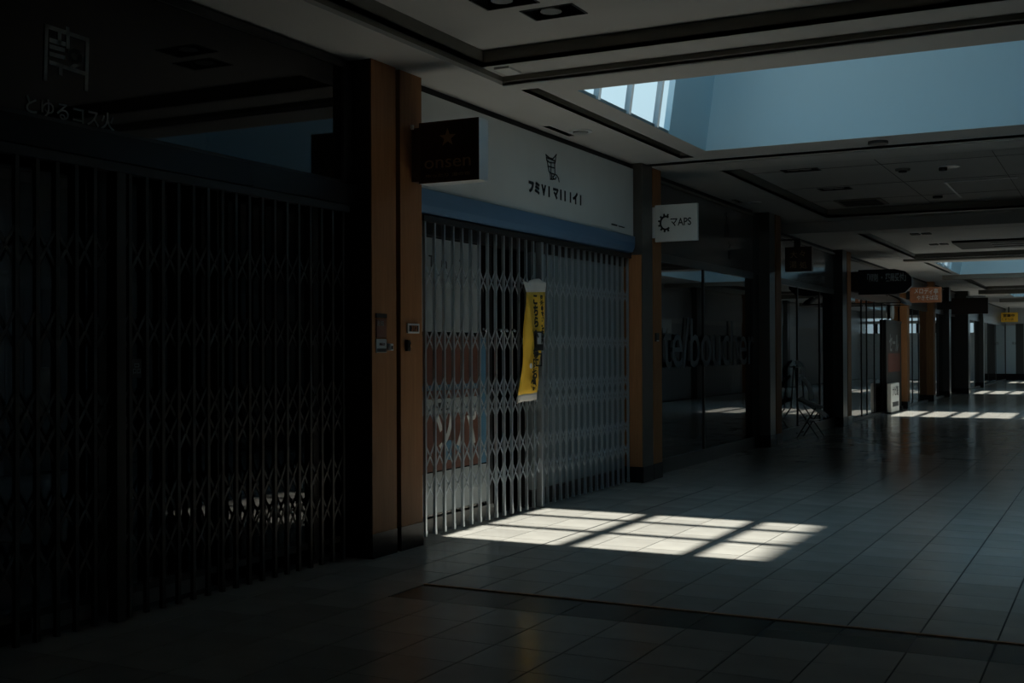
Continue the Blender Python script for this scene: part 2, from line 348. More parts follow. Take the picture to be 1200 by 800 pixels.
# ------------------------------------------------------------------ skylights
def skylight(x0, x1, y0, y1, z0, yg, num):
    zt = 5.6; lean = 0.14 * (zt - z0); xg = x1; th = 0.06
    w = empty('window_%d' % num, ((x0 + x1) / 2, (y0 + y1) / 2, z0), 'skylight %s in the arcade ceiling' % ('above the lit gate', 'beyond the second ceiling step', 'deep down the arcade', 'at the far end of the arcade')[num - 1], kind='structure')
    s = MB()
    s.box(x0 - th, x1 + th, y1 - 0.003, y1 + th, z0 + 0.002, zt)                        # far wall
    s.box(x0 - th, x1 + th, y0 - th, y0 + 0.003, z0 + 0.002, zt)                        # near wall
    s.box(x1 - 0.003, x1 + th, y0, y1, z0 + 0.002, zt)
    # solid part of the leaning left wall
    n = len(s.v)
    for y in (yg, y1):
        s.v += [(x0 + 0.003, y, z0 + 0.002), (x0 - th, y, z0 + 0.002), (x0 + lean - th, y, zt), (x0 + lean, y, zt)]
    s.f += [(n, n + 3, n + 7, n + 4), (n + 1, n + 5, n + 6, n + 2), (n, n + 1, n + 2, n + 3), (n + 4, n + 7, n + 6, n + 5), (n, n + 4, n + 5, n + 1), (n + 3, n + 2, n + 6, n + 7)]
    s.box(x0 - 0.1, xg, yg, y1 + th, zt, zt + th)
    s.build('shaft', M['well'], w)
    # glass: leaning clerestory and top light
    MB().quad((x0, y0, z0), (x0, yg, z0), (x0 + lean, yg, zt), (x0 + lean, y0, zt)).build('pane', M['sky_glass'], w)
    MB().quad((x0 + lean, y0, zt + 0.02), (xg, y0, zt + 0.02), (xg, yg, zt + 0.02), (x0 + lean, yg, zt + 0.02)).build('pane', M['sky_glass'], w)
    L = yg - y0
    for f in (0.18, 0.5, 0.83):
        y = y0 + L * f
        MB().bar((x0, y, z0), (x0 + lean, y, zt), 0.05, 0.05, ref=(0, 1, 0)).build('glazing_bar', M['bar'], w)
    for y in ([y0 + 1.03, y0 + 1.73] if num == 1 else [y0 + L * 0.97]):
        MB().box(x0 + lean, xg, y - 0.055, y + 0.055, zt - 0.03, zt + 0.03).build('glazing_bar', M['bar'], w)
    for x in ([-2.34, -1.35, -0.4, 0.4] if num == 1 else [-2.6, -1.95, -1.45, -0.6, -0.5, 0.1]):
        MB().box(x - 0.065, x + 0.065, y0, yg, zt - 0.05, zt + 0.03).build('glazing_bar', M['bar'], w)
    for nm, ctr, sz, rot in (('portal_top', ((x0 + lean + xg) / 2, (y0 + yg) / 2, zt + 0.08), (xg - x0 - lean, L), (0, 0, 0)),
                             ('portal_side', (x0 + lean / 2 - 0.07, (y0 + yg) / 2, (z0 + zt) / 2), (zt - z0, L), (0, -math.pi / 2 + 0.14, 0))):
        ld = bpy.data.lights.new(nm, 'AREA'); ld.shape = 'RECTANGLE'; ld.size, ld.size_y = sz; ld.cycles.is_portal = True
        lo = bpy.data.objects.new('light_portal', ld); COL.objects.link(lo); lo.location = ctr; lo.rotation_euler = rot
for a in SKY: skylight(*a)
rb = MB().box(0.95, 6, -4, 20, 3.86, 12.4).box(0.95, 6, 20, 64, 3.86, 5.7).build('wall_sun_cutoff', M['ceil_edge']); tag(rb, 'unseen wall beside the skylights, sized to cut off the sun', kind='structure')  # out of view, shaped to bound the sun patches on the floor

# ------------------------------------------------------------------ enclosing walls
MB().box(-9.1, -9, -4, 64, -0.1, Z1 + 0.03).build('wall_left', M['dark']); tag(bpy.data.objects['wall_left'], 'dark rear wall of the shops', kind='structure')
o = MB().box(-9, XR + 0.1, -4.1, -4, -0.1, 3.85).build('wall_back', M['dark']); tag(o, 'dark wall behind the camera', kind='structure')
part = MB()
for y in (7.36, 12.78, 18.4, 23.7, 31.45, 36.2, 44.2): part.box(-8.99, -5.05, y - 0.05, y + 0.05, 0, Z2 if y > YS else Z1)
part.build('wall_partition', M['dark']); tag(bpy.data.objects['wall_partition'], 'dark walls between the shops', kind='structure')

# ------------------------------------------------------------------ pilasters
def pilaster(y0, y1, side='wood', front='wood', z=Z1, xb=-5.05, xf=-4.82, label=None, split=False):
    p = empty('pilaster', ((xb + xf) / 2, (y0 + y1) / 2, 0), label, kind='structure')
    b = 0.18
    if front == side: MB().box(xb, xf, y0, y1, b, z - 0.001).build('cladding', M[front], p, bevel=0.004)
    else:
        MB().box(xb, xf - 0.012, y0, y1, b, 2.58 if split else z - 0.001).build('side_panel', M[side], p)
        if split: MB().box(xb, xf - 0.012, y0, y1, 2.58, z - 0.001).build('upper_panel', M[front], p)
        MB().box(xf - 0.012, xf, y0 + 0.001, y1 + 0.004, b, z - 0.001).build('front_panel', M[front], p)
    MB().box(xb, xf + 0.004, y0 - 0.004, y1 + 0.004, 0, b).build('plinth', M['base'], p)
    return p
pilaster(7.17, 7.49, 'black', 'wood', label='wood faced pilaster carrying the red notice, beside the dark shop')  # shade on the unlit wood side is coloured in as black
pilaster(7.555, 7.865, label='orange-brown wood pilaster beside the grey folding gate')
MB().box(-5.05, -4.95, 7.49, 7.555, 0, Z1).build('trim_1', M['black']); tag(bpy.data.objects['trim_1'], 'black gap between the two wood pilasters', kind='structure')
pilaster(12.62, 12.94, 'wood', 'pillar', split=True, label='dark steel faced pilaster right of the grey folding gate')
pilaster(13.02, 13.3, label='narrow wood pilaster behind the white blade sign', xf=-4.84)
pilaster(18.07, 18.39, 'pillar', 'pillar', label='dark steel pilaster between the two dim glass shops')
pilaster(18.45, 18.77, label='wood pilaster holding the small brown blade sign')
pilaster(23.45, 23.85, 'charcoal', 'charcoal', z=Z2, label='black pilaster before the navy sign')
pilaster(23.9, 24.25, z=Z2, label='thin wood edged pilaster before the navy sign')
pilaster(31.2, 31.55, z=Z2, xb=-5.0, label='golden lit wood pilaster beyond the navy sign')
pilaster(35.9, 36.3, z=Z2, label='dim wood pilaster under the orange-brown sign')
pilaster(39.4, 39.8, 'charcoal', 'charcoal', z=Z2, xf=-4.82, label='black pilaster beyond the orange-brown sign')
pilaster(42.3, 42.8, 'charcoal', 'charcoal', z=Z2, xf=-4.57, label='broad black pilaster far down the arcade')
pilaster(50.0, 50.3, 'charcoal', 'charcoal', z=Z2, xf=-4.85, label='black pilaster nearest the far end wall')

# ------------------------------------------------------------------ folding gates
def gate(y0, n, dy, x, zt, m, name_label, xz, pw=0.026, post_z0=0.015, gap_rows=None, heads=True):
    g = empty('folding_gate', (x, y0 + n * dy / 2, 0), name_label, 'gate')
    pm = MB().box(-0.012, 0.012, -pw / 2, pw / 2, post_z0, zt).box(-0.014, 0.014, -pw / 2 - 0.002, pw / 2 + 0.002, post_z0, 0.06)
    pme = mesh_of(pm, 'post', m)
    # one cross of two riveted straps, shared
    def strap_mesh(h):
        s = MB(); s.bar((0.004, 0.004, -h / 2), (0.004, dy - 0.004, h / 2), 0.017, 0.004, ref=(1, 0, 0)); s.bar((-0.004, 0.004, h / 2), (-0.004, dy - 0.004, -h / 2), 0.017, 0.004, ref=(1, 0, 0))
        s.cyl((-0.008, dy / 2, 0), 0.008, 0.018, 'x', 8); return mesh_of(s, 'scissor_cross', m)
    sm = strap_mesh(0.2)
    for i in range(n + 1): inst('post', pme, (x, y0 + i * dy, 0), g)
    for i in range(n):
        for z in xz: inst('scissor_cross', sm, (x, y0 + i * dy, z), g)
    MB().box(x - 0.03, x + 0.03, y0 - 0.05, y0 + n * dy + 0.05, zt, zt + 0.05).build('top_rail', M['black'], g)
    return g
XZ = (0.40, 0.66, 1.02, 1.18, 1.60, 2.12)
g2 = gate(8.145, 29, 0.1515, -4.97, 2.54, M['gate'], 'grey metal folding gate with yellow banner, sunlit at its foot', XZ, pw=0.022)
for y in (9.11, 9.40, 9.51, 9.66): MB().box(-4.955, -4.94, y - 0.022, y + 0.022, 1.68, 1.70).cyl((-4.95, y + 0.02, 1.675), 0.011, 0.02, 'x', 10).build('latch', M['chrome'], g2)
MB().box(-5.0, -4.935, 10.235, 10.285, 0.01, 2.54).build('meeting_stile', M['gate'], g2, bevel=0.004)
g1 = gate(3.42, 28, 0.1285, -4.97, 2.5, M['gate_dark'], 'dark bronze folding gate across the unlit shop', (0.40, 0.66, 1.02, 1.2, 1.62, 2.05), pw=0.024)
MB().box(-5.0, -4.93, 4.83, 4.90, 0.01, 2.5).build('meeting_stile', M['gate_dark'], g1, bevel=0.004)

# ------------------------------------------------------------------ shop 1 (dark)
w = empty('window_5', (-5.1, 5.2, 0), 'dark glass shopfront behind the bronze gate', kind='structure')
MB().box(-5.14, -5.12, 2.6, 7.1, 0.14, 2.6).build('pane', M['glass'], w)
MB().box(-5.17, -5.09, 2.6, 7.16, 0.0, 0.03).box(-5.17, -5.09, 2.6, 7.16, 0.11, 0.15).build('window_sill', M['charcoal'], w)
MB().box(-5.12, -5.10, 4.4, 5.75, 0.03, 0.11).build('kick_plate', M['white_dim'], w)
for y in (3.9, 4.87, 5.85, 6.85): MB().box(-5.16, -5.08, y - 0.03, y + 0.03, 0.03, 2.6).build('mullion', M['gate_dark'], w)
n_ = MB().box(-5.116, -5.112, 4.46, 4.53, 1.16, 1.42).build('wall_notice', M['grey_print']); tag(n_, 'tall narrow pale notice on the dark shop glass', 'notice')
n_ = MB().box(-5.116, -5.112, 5.03, 5.2, 1.35, 1.46).build('wall_notice', M['charcoal']); tag(n_, 'small dim notice with two pale characters on dark glass', 'notice')
text('letter', '日', 0.07, (-5.11, 5.07, 1.41), WALL, M['grey_print'], n_); text('letter', '品', 0.07, (-5.11, 5.16, 1.40), WALL, M['grey_print'], n_)
hd = MB().box(-5.15, -4.93, 2.6, 7.16, 2.555, 2.70).build('trim_2', M['base']); tag(hd, 'bronze header rail over the dark folding gate', kind='structure')
f1 = empty('fascia_sign', (-5.02, 5.0, 2.72), 'glossy black fascia sign with pale square emblem over dark shop', 'sign')
MB().box(-5.06, -4.99, 2.6, 7.05, 2.72, 3.55).build('panel', M['gloss_black'], f1)
MB().box(-5.07, -4.97, 2.6, 7.16, 3.55, 3.60).box(-5.07, -4.97, 2.6, 7.16, 2.70, 2.73).box(-5.07, -4.97, 7.04, 7.16, 2.7, 3.6).build('frame', M['black'], f1)
nine = [(0.68 + 0.13 * math.cos(a), 0.58 + 0.11 * math.sin(a)) for a in [i * math.pi / 6 for i in range(13)]]
strokes('emblem', [[(0.02, 0.0), (0.05, 1.0), (0.97, 0.97), (0.94, 0.0)], [(0.52, 1.07), (0.52, 0.72)], [(0.33, 0.97), (0.33, 0.76)], [(0.14, 0.76), (0.44, 0.76)],
                   [(0.14, 0.64), (0.42, 0.64)], [(0.14, 0.50), (0.42, 0.50)], [(0.14, 0.34), (0.92, 0.30)], [(0.36, 0.32), (0.36, 0.18)], nine, [(0.81, 0.58), (0.78, 0.46), (0.60, 0.36)]],
        0.022, (-4.986, 4.385, 2.925), WALL, 0.30, 0.28, M['grey_print'], f1)
text('lettering', 'とゆるコス火'[0:6], 0.105, (-4.986, 4.56, 2.77), WALL, M['grey_print'], f1, width=0.60, bold=0.001)

# ------------------------------------------------------------------ shop 2
f2 = empty('fascia_sign', (-4.95, 10.3, 2.6), 'white fascia board with chair drawing and blue lower band', 'sign')
MB().box(-5.03, -4.92, 7.9, 12.6, 2.795, 3.555).build('board', M['white'], f2)
MB().box(-5.03, -4.915, 7.9, 12.6, 2.785, 2.795).build('edge_strip', M['grey_print'], f2)
bb = MB(); NB = 8
prof = [(-4.90, 2.785), (-4.90, 2.71), (-4.906, 2.66), (-4.925, 2.615), (-4.96, 2.60), (-5.03, 2.60), (-5.03, 2.785)]
for y in (7.9, 12.6): bb.v += [(p[0], y, p[1]) for p in prof]
bb.f += [(i, (i + 1) % 7, 7 + (i + 1) % 7, 7 + i) for i in range(7)] + [tuple(range(7)), tuple(range(13, 6, -1))]
bb.build('blue_band', M['blue'], f2)['label'] = 'blue lower band'
MB().box(-5.03, -4.96, 7.9, 12.6, 3.555, 3.62).build('shadow_gap', M['slot'], f2)
at = (-4.916, 10.30, 3.16)
strokes('emblem', [[(0.0, 0.93), (0.25, 0.85), (0.5, 0.85), (0.78, 1.08)], [(0.02, 0.9), (0.05, 0.72), (0.3, 0.66), (0.68, 0.72), (0.74, 1.05)], [(0.04, 0.82), (0.7, 0.80)], [(0.1, 0.7), (0.22, 0.3), (0.32, 0.24)],
                   [(0.38, 0.7), (0.36, 0.3)], [(0.64, 0.7), (0.66, 0.26)], [(0.28, 0.26), (0.78, 0.24)], [(0.3, 0.26), (0.34, 0.0)], [(0.42, 0.24), (0.42, 0.02)], [(0.32, 0.0), (0.52, 0.02)],
                   [(0.78, 0.24), (0.92, 0.14), (0.97, 0.0)], [(0.62, 0.2), (0.5, 0.12), (0.56, 0.05), (0.68, 0.06), (0.74, 0.14)], [(0.14, 0.5), (0.62, 0.5)]],
        0.012, at, WALL, 0.31, 0.24, M['ink'], f2)
tx = 'フミVIマIIIイI'; px_ = [9.99, 10.12, 10.26, 10.38, 10.53, 10.65, 10.75, 10.88, 11.0, 11.13]
for c, yy in zip(tx, px_): text('letter', c, 0.125 if c not in 'VI' else 0.13, (-4.916, yy - 0.01, 3.03 + 0.0 * yy), WALL, M['ink'], f2, bold=0.008)
MB().box(-4.919, -4.914, 11.95, 12.1, 2.86, 2.875).box(-4.919, -4.914, 12.16, 12.32, 2.86, 2.87).build('small_print', M['ink'], f2)
w = empty('window_6', (-5.1, 10.3, 0), 'shopfront glazing behind the grey folding gate', kind='structure')
MB().box(-5.12, -5.105, 7.9, 9.45, 0.13, 2.55).build('pane', M['glass'], w)
MB().box(-5.16, -5.07, 7.88, 9.5, 0.0, 0.12).build('window_sill', M['white_dim'], w)
for y in (7.93, 9.47, 10.2): MB().box(-5.15, -5.08, y - 0.03, y + 0.03, 0.0, 2.58).build('mullion', M['black'], w)
MB().box(-5.15, -5.03, 7.88, 12.62, 2.45, 2.62).build('window_head', M['black'], w)
for k in range(16):
    y = 10.26 + k * 0.1475
    MB().box(-5.10, -5.06, y, y + 0.144, 0.16, 2.45).build('panel', M['blind'], w)
MB().box(-5.10, -5.05, 10.24, 12.62, 0.0, 0.15).build('kick_plate', M['black'], w)
def poster(label, y0, y1, z0, z1, m, x=-5.095, cat='poster', grp=None):
    p = MB().box(x, x + 0.003, y0, y1, z0, z1).build('poster', m); tag(p, label, cat, grp); return p
p = poster('pale blue-grey paper sheet with faint letters behind gate top', 7.98, 9.28, 1.66, 2.44, M['pale_paper'])
for c, yy in zip('RTm2', (8.25, 8.45, 8.66, 8.95)): text('letter', c, 0.14, (-5.09, yy, 2.24), WALL, M['ink'], p)
p = poster('red-brown poster behind the left part of the grey gate', 7.98, 9.28, 0.50, 1.63, M['red_poster'])
MB().box(-5.092, -5.089, 7.98, 9.28, 1.17, 1.215).build('stripe', M['blue_paper'], p); MB().box(-5.092, -5.089, 7.98, 9.28, 0.97, 1.10).build('stripe', M['pale_paper'], p)
text('letter', 'ソ', 0.36, (-5.088, 8.66, 0.80), WALL, M['white_print'], p, bold=0.01); text('letter', 'パ', 0.36, (-5.088, 9.03, 0.80), WALL, M['white_print'], p, bold=0.01)
text('lettering', 'IHL  E', 0.09, (-5.088, 8.6, 1.03), WALL, M['ink'], p, bold=0.003)
MB().cyl((-5.091, 8.74, 0.66), 0.085, 0.003, 'x', 16).cyl((-5.091, 8.92, 0.68), 0.06, 0.003, 'x', 16).build('drop_print', M['blue_paper'], p)
poster('pale grey sheet low behind the grey gate', 7.98, 9.4, 0.15, 0.49, M['pale_paper'])
poster('blue edged narrow poster beside the open doorway', 9.30, 9.40, 0.5, 1.62, M['blue_paper'])
# the banner tied to the gate
bn = empty('hanging_banner', (-4.93, 10.0, 1.03), 'crumpled yellow vertical banner with black characters tied on gate', 'banner')
def ribbon(z0, z1, ncol=8, nrow=20, out=0.0, wtop=0.44, wbot=0.40, pinch=0.0):
    mb = MB()
    for i in range(nrow + 1):
        z = z0 + (z1 - z0) * i / nrow; f = (z - 1.03) / 1.12
        cy_ = 9.915 + 0.115 * f + 0.012 * math.sin(f * 9); w_ = (wbot + (wtop - wbot) * f) * (0.94 + 0.05 * math.sin(f * 7 + 1))
        if pinch: w_ *= 1 + pinch * (i / nrow)
        for j in range(ncol + 1):
            t = j / ncol - 0.5
            mb.v.append((-4.935 + 0.05 * math.sin(max(0, min(1, f)) * math.pi) + out + 0.022 * math.sin(t * 7 + f * 5) + 0.012 * math.sin(t * 17 + f * 11), cy_ + t * w_, z + 0.02 * t + (0.02 * math.sin(t * 9) if pinch and i == nrow else 0)))
    for i in range(nrow):
        for j in range(ncol): a = i * (ncol + 1) + j; mb.f.append((a, a + 1, a + ncol + 2, a + ncol + 1))
    return mb
def solid(o, t=0.003): s = o.modifiers.new('thickness', 'SOLIDIFY'); s.thickness = t; return o
solid(ribbon(1.10, 2.05).build('cloth', M['yellow'], bn, smooth=True))
solid(ribbon(2.05, 2.16, nrow=4, pinch=0.18).build('top_hem', M['banner_white'], bn, smooth=True))
solid(ribbon(1.03, 1.10, nrow=3).build('bottom_hem', M['banner_white'], bn, smooth=True))
def on_cloth(name, body, size, f, t, m, rot=0.0):
    text(name, body, size, (-4.884 + 0.05 * math.sin(f * math.pi), 9.915 + 0.115 * f + t * 0.4, 1.03 + 1.12 * f), WALL, m, bn, bold=0.005, rot=rot)
for k, c in enumerate('こちらへ'): on_cloth('letter', c, 0.11, 0.84 - 0.095 * k, -0.18, M['ink'])
for k, c in enumerate('営業中です。ご来店'): on_cloth('letter', c, 0.045, 0.86 - 0.045 * k, 0.16, M['ink'])
MB().box(-4.90, -4.85, 9.93, 10.09, 1.50, 1.68).build('label_frame', M['ink'], bn); MB().box(-4.9, -4.846, 9.955, 10.065, 1.56, 1.665).build('label_patch', M['pale_paper'], bn)
strokes('emblem', [[(0, 0), (0, 1), (1, 1), (1, 0), (0, 0)], [(0, 0.5), (0.4, 0.5)]], 0.016, (-4.855, 9.94, 1.36), WALL, 0.12, 0.11, M['ink'], bn)
for k, c in enumerate('毎度お得'): on_cloth('letter', c, 0.105, 0.40 - 0.09 * k, -0.14 + 0.03 * k, M['ink'], rot=0.1)
MB().cyl((-4.87, 9.86, 1.36), 0.025, 0.006, 'x', 12).build('spot', M['white_print'], bn)
tz = MB()
for (a, b) in (((-4.935, 9.84, 2.14), (-4.95, 9.82, 2.18)), ((-4.935, 10.24, 2.16), (-4.95, 10.25, 2.20)), ((-4.93, 9.75, 1.05), (-4.95, 9.73, 1.01)), ((-4.93, 10.1, 1.06), (-4.95, 10.12, 1.02))): tz.tube([a, b], 0.004, 5)
tz.build('tie', M['banner_white'], bn)

# ------------------------------------------------------------------ items on the pilasters
n_ = empty('notice_board', (-4.815, 7.29, 1.5), 'red-brown notice over a grey leaflet on wood pilaster', 'notice')
MB().box(-4.82, -4.812, 7.22, 7.35, 1.60, 1.735).build('sheet', M['red_poster'], n_); MB().box(-4.82, -4.811, 7.215, 7.355, 1.745, 1.775).build('clip', M['black'], n_)
MB().box(-4.82, -4.812, 7.215, 7.35, 1.49, 1.59).build('leaflet', M['pale_paper'], n_); MB().box(-4.8118, -4.810, 7.225, 7.345, 1.495, 1.52).build('print_band', M['ink'], n_)
text('letter', 'お', 0.045, (-4.811, 7.245, 1.70), WALL, M['grey_print'], n_); text('letter', '知', 0.045, (-4.811, 7.29, 1.70), WALL, M['grey_print'], n_)
text('lettering', 'INFO', 0.03, (-4.811, 7.29, 1.55), WALL, M['reddish'], n_)
n_ = MB().box(-4.82, -4.79, 7.37, 7.41, 1.505, 1.555).build('wall_switch', M['sign_side'], bevel=0.003); tag(n_, 'tiny grey switch box right of the red-brown notice', 'switch')
MB().box(-4.79, -4.787, 7.38, 7.40, 1.515, 1.54).build('button', M['ink'], n_)
n_ = empty('number_plate', (-4.815, 7.73, 1.63), 'silver framed number plate on pilaster beside grey gate', 'plate')
MB().box(-4.82, -4.805, 7.635, 7.80, 1.635, 1.71).build('frame', M['sign_side'], n_, bevel=0.003); MB().box(-4.806, -4.802, 7.652, 7.782, 1.648, 1.695).build('face', M['black'], n_)
text('lettering', '312', 0.055, (-4.80, 7.717, 1.672), WALL, M['orange_sign'], n_, bold=0.002)
n_ = MB().box(-4.82, -4.795, 7.615, 7.655, 1.50, 1.585).build('key_switch', M['black'], bevel=0.003); tag(n_, 'small black key switch below the silver number plate', 'switch')
MB().cyl((-4.795, 7.635, 1.56), 0.012, 0.008, 'x', 12).cyl((-4.795, 7.635, 1.525), 0.01, 0.006, 'x', 12).build('lock', M['chrome'], n_)
n_ = MB().box(-4.84, -4.82, 13.06, 13.16, 1.60, 1.70).build('wall_switch', M['black'], bevel=0.003); tag(n_, 'small black box on wood pilaster beside the lettered window', 'switch')
MB().box(-4.82, -4.818, 13.075, 13.145, 1.605, 1.615).build('label_strip', M['white_print'], n_)

# ------------------------------------------------------------------ blade signs
def blade(name_label, x0, x1, y, z0, z1, th, face, side, frame=None, cat='sign', fw=0.015):
    s = empty('blade_sign', (x0, y, z0), name_label, cat)
    MB().box(x0, x1, y + 0.006, y + th, z0, z1).build('case', M[side], s, bevel=0.004)
    fx = frame or face
    MB().box(x0 + 0.001, x1 - 0.001, y, y + 0.006, z0 + 0.001, z1 - 0.001).build('rim', M[fx], s)
    MB().box(x0 + fw, x1 - fw, y - 0.002, y + 0.004, z0 + fw, z1 - fw).build('face', M[face], s)
    return s
s = blade('dark brown onsen blade sign with star on the wood pilaster', -4.745, -4.225, 7.70, 2.768, 3.232, 0.15, 'sign_brown', 'sign_side', 'sign_frame')
star = [(0.5 + (0.5 if i % 2 == 0 else 0.2) * math.sin(i * math.pi / 5), 0.5 + (0.5 if i % 2 == 0 else 0.2) * math.cos(i * math.pi / 5)) for i in range(10)]
mb = MB(); mb.v = [(-4.565 + 0.15 * a, 7.694, 3.03 + 0.14 * b) for a, b in star] + [(-4.565 + 0.15 * a, 7.697, 3.03 + 0.14 * b) for a, b in star]
mb.f = [tuple(reversed(range(10)))] + [(i, (i + 1) % 10, 10 + (i + 1) % 10, 10 + i) for i in range(10)]
mb.build('star', M['gold'], s)
text('lettering', 'onsen', 0.14, (-4.49, 7.695, 2.92), FRONT, M['gold'], s, width=0.40)
text('lettering', 'ゆったり 湯の宿', 0.03, (-4.49, 7.695, 2.82), FRONT, M['gold'], s, width=0.38)
MB().box(-4.84, -4.745, 7.72, 7.82, 2.79, 3.20).build('bracket', M['sign_frame'], s); MB().box(-4.83, -4.80, 7.70, 7.72, 3.19, 3.225).build('clip', M['white_print'], s)
s = blade('white blade sign with black cog emblem on dark steel pilaster', -4.80, -4.29, 12.98, 2.75, 3.175, 0.05, 'white', 'sign_side')
MB().box(-4.876, -4.80, 12.99, 13.03, 2.80, 3.155).build('mounting_plate', M['sign_side'], s)
mb = MB(); cx, cz = -4.67, 2.965
for i in range(26):
    a = math.radians(55 + i * 10); b_ = math.radians(55 + (i + 1) * 10)
    mb.bar((cx + 0.062 * math.cos(a), 12.976, cz + 0.075 * math.sin(a)), (cx + 0.062 * math.cos(b_), 12.976, cz + 0.075 * math.sin(b_)), 0.022, 0.003, ref=(0, 1, 0))
for i in range(8):
    a = math.radians(70 + i * 32); mb.bar((cx + 0.06 * math.cos(a), 12.976, cz + 0.072 * math.sin(a)), (cx + 0.092 * math.cos(a), 12.976, cz + 0.108 * math.sin(a)), 0.022, 0.003, ref=(0, 1, 0))
mb.build('emblem', M['ink'], s)
text('lettering', 'マAPS', 0.12, (-4.49, 12.976, 2.965), FRONT, M['ink'], s, width=0.25, bold=0.002)
s = blade('small brown blade sign with gold marks between the glass shops', -4.74, -4.32, 18.70, 2.73, 3.12, 0.10, 'sign_brown', 'sign_frame')
for c_, x_, z_ in (('大', -4.60, 2.99), ('々', -4.46, 3.0), ('湯', -4.61, 2.83), ('処', -4.45, 2.82)): text('letter', c_, 0.12, (x_, 18.695, z_), FRONT, M['gold'], s)
MB().box(-4.60, -4.50, 18.72, 18.78, 3.12, 3.24).box(-4.82, -4.55, 18.73, 18.77, 3.22, 3.25).build('bracket', M['black'], s)
# navy sign: broad, with a rounded end and a curved awning lip underneath
s = empty('blade_sign', (-5.0, 25.0, 2.6), 'broad navy sign with light blue characters over the walkway edge', 'sign')
mb = MB(); out = [(-4.82, 2.62), (-4.82, 3.13), (-4.1, 3.13), (-3.9, 3.08), (-3.77, 2.95), (-3.77, 2.78), (-3.9, 2.65), (-4.1, 2.62)]
k = len(out); mb.v = [(a, 25.0, b) for a, b in out] + [(a, 25.16, b) for a, b in out]
mb.f = [tuple(range(k)), tuple(range(2 * k - 1, k - 1, -1))] + [(i, k + i, k + (i + 1) % k, (i + 1) % k) for i in range(k)]
mb.build('case', M['navy'], s)
text('lettering', '「調剤 ・ 薬局受付」', 0.17, (-4.26, 24.995, 2.95), FRONT, M['blue_print'], s, width=0.76, bold=0.006)
MB().box(-4.98, -4.8, 25.04, 25.12, 2.7, 3.1).build('bracket', M['black'], s)
s = empty('awning', (-4.5, 25.6, 2.4), 'dark blue curved awning under the navy sign', 'awning')
mb = MB(); n0 = 9
for y in (25.22, 26.6):
    for i in range(n0):
        t = i / (n0 - 1); mb.v.append((-5.0 + 1.0 * math.sin(t * math.pi / 2), y, 2.72 - 0.28 * (1 - math.cos(t * math.pi / 2))))
for i in range(n0 - 1): mb.f.append((i, i + 1, n0 + i + 1, n0 + i))
o = solid(mb.build('canopy', M['navy'], s, smooth=True), 0.02)
for y in (25.2, 26.6): MB().bar((-5.0, y, 2.45), (-4.0, y, 2.45), 0.02).build('arm', M['black'], s)
MB().cyl((-4.27, 25.15, 2.60), 0.02, 0.02, 'y', 10).build('lamp', M['chrome'], s)
s = blade('orange-brown sign with pale scribbled lettering under golden pilaster', -4.72, -3.97, 31.0, 2.66, 3.04, 0.12, 'orange_sign', 'orange_sign')
text('lettering', 'メロディ亭', 0.16, (-4.33, 30.99, 2.93), FRONT, M['white_print'], s, width=0.56, rot=-0.06); text('lettering', 'やきそば店', 0.13, (-4.30, 30.99, 2.77), FRONT, M['white_print'], s, width=0.50)
MB().box(-4.82, -4.72, 31.05, 31.25, 2.75, 2.95).build('bracket', M['black'], s)
s = blade('long dark brown sign board before the yellow sign', -4.58, -3.55, 38.0, 2.55, 3.03, 0.12, 'sign_brown', 'sign_frame')
MB().box(-5.0, -4.58, 38.04, 38.09, 2.7, 2.95).build('bracket', M['black'], s)
MB().box(-4.15, -3.6, 37.9, 38.0, 3.04, 3.09).build('lamp', M['steel'], s)
s = blade('yellow sign with black lettering above the far pale door', -5.06, -4.27, 59.5, 2.74, 3.18, 0.10, 'yellow_sign', 'black')
text('lettering', '営業中', 0.15, (-4.66, 59.49, 3.03), FRONT, M['ink'], s, width=0.5, bold=0.004); text('lettering', 'くすり店', 0.12, (-4.72, 59.49, 2.86), FRONT, M['ink'], s, width=0.5)
MB().box(-4.70, -4.64, 59.53, 59.57, 3.18, Z2).build('hanger', M['black'], s)

# ------------------------------------------------------------------ glass shops down the arcade
def glass_shop(num, y0, y1, label, ztop, mulls, x=-5.0, head=2.58, sill=0.17, fascia='charcoal', kick='pillar'):
    w = empty('window_%d' % num, (x, (y0 + y1) / 2, 0), label, kind='structure')
    ys = [y0] + list(mulls) + [y1]
    for a, b in zip(ys[:-1], ys[1:]): MB().box(x - 0.025, x - 0.015, a + 0.015, b - 0.015, sill, head).build('pane', M['glass'], w)
    for y in mulls: MB().box(x - 0.05, x, y - 0.02, y + 0.02, sill, head).build('mullion', M['black'], w)
    MB().box(x - 0.08, x + 0.02, y0, y1, 0, sill).build('window_sill', M[kick], w)
    MB().box(x - 0.08, x + 0.015, y0, y1, head, head + 0.10).build('window_head', M['pillar'], w)
    MB().box(x - 0.06, x + 0.005, y0, y1, head + 0.10, ztop - 0.09).build('fascia_panel', M[fascia], w)
    MB().box(x - 0.06, x + 0.04, y0, y1, ztop - 0.09, ztop - 0.06).build('cornice', M['ceil_edge'], w)
    MB().box(x - 0.06, x + 0.0, y0, y1, ztop - 0.06, ztop).build('upper_trim', M['slot'], w)
    return w
M['fascia3'] = mat('satin_grey_fascia', (0.12, 0.12, 0.115), 0.12)
w7 = glass_shop(7, 13.3, 17.75, 'reflective shop window with large frosted lettering', Z1, (15.4,), fascia='fascia3')
text('lettering', 'te/boucher', 0.92, (-4.983, 15.75, 1.56), WALL, M['vinyl'], w7, width=4.0)
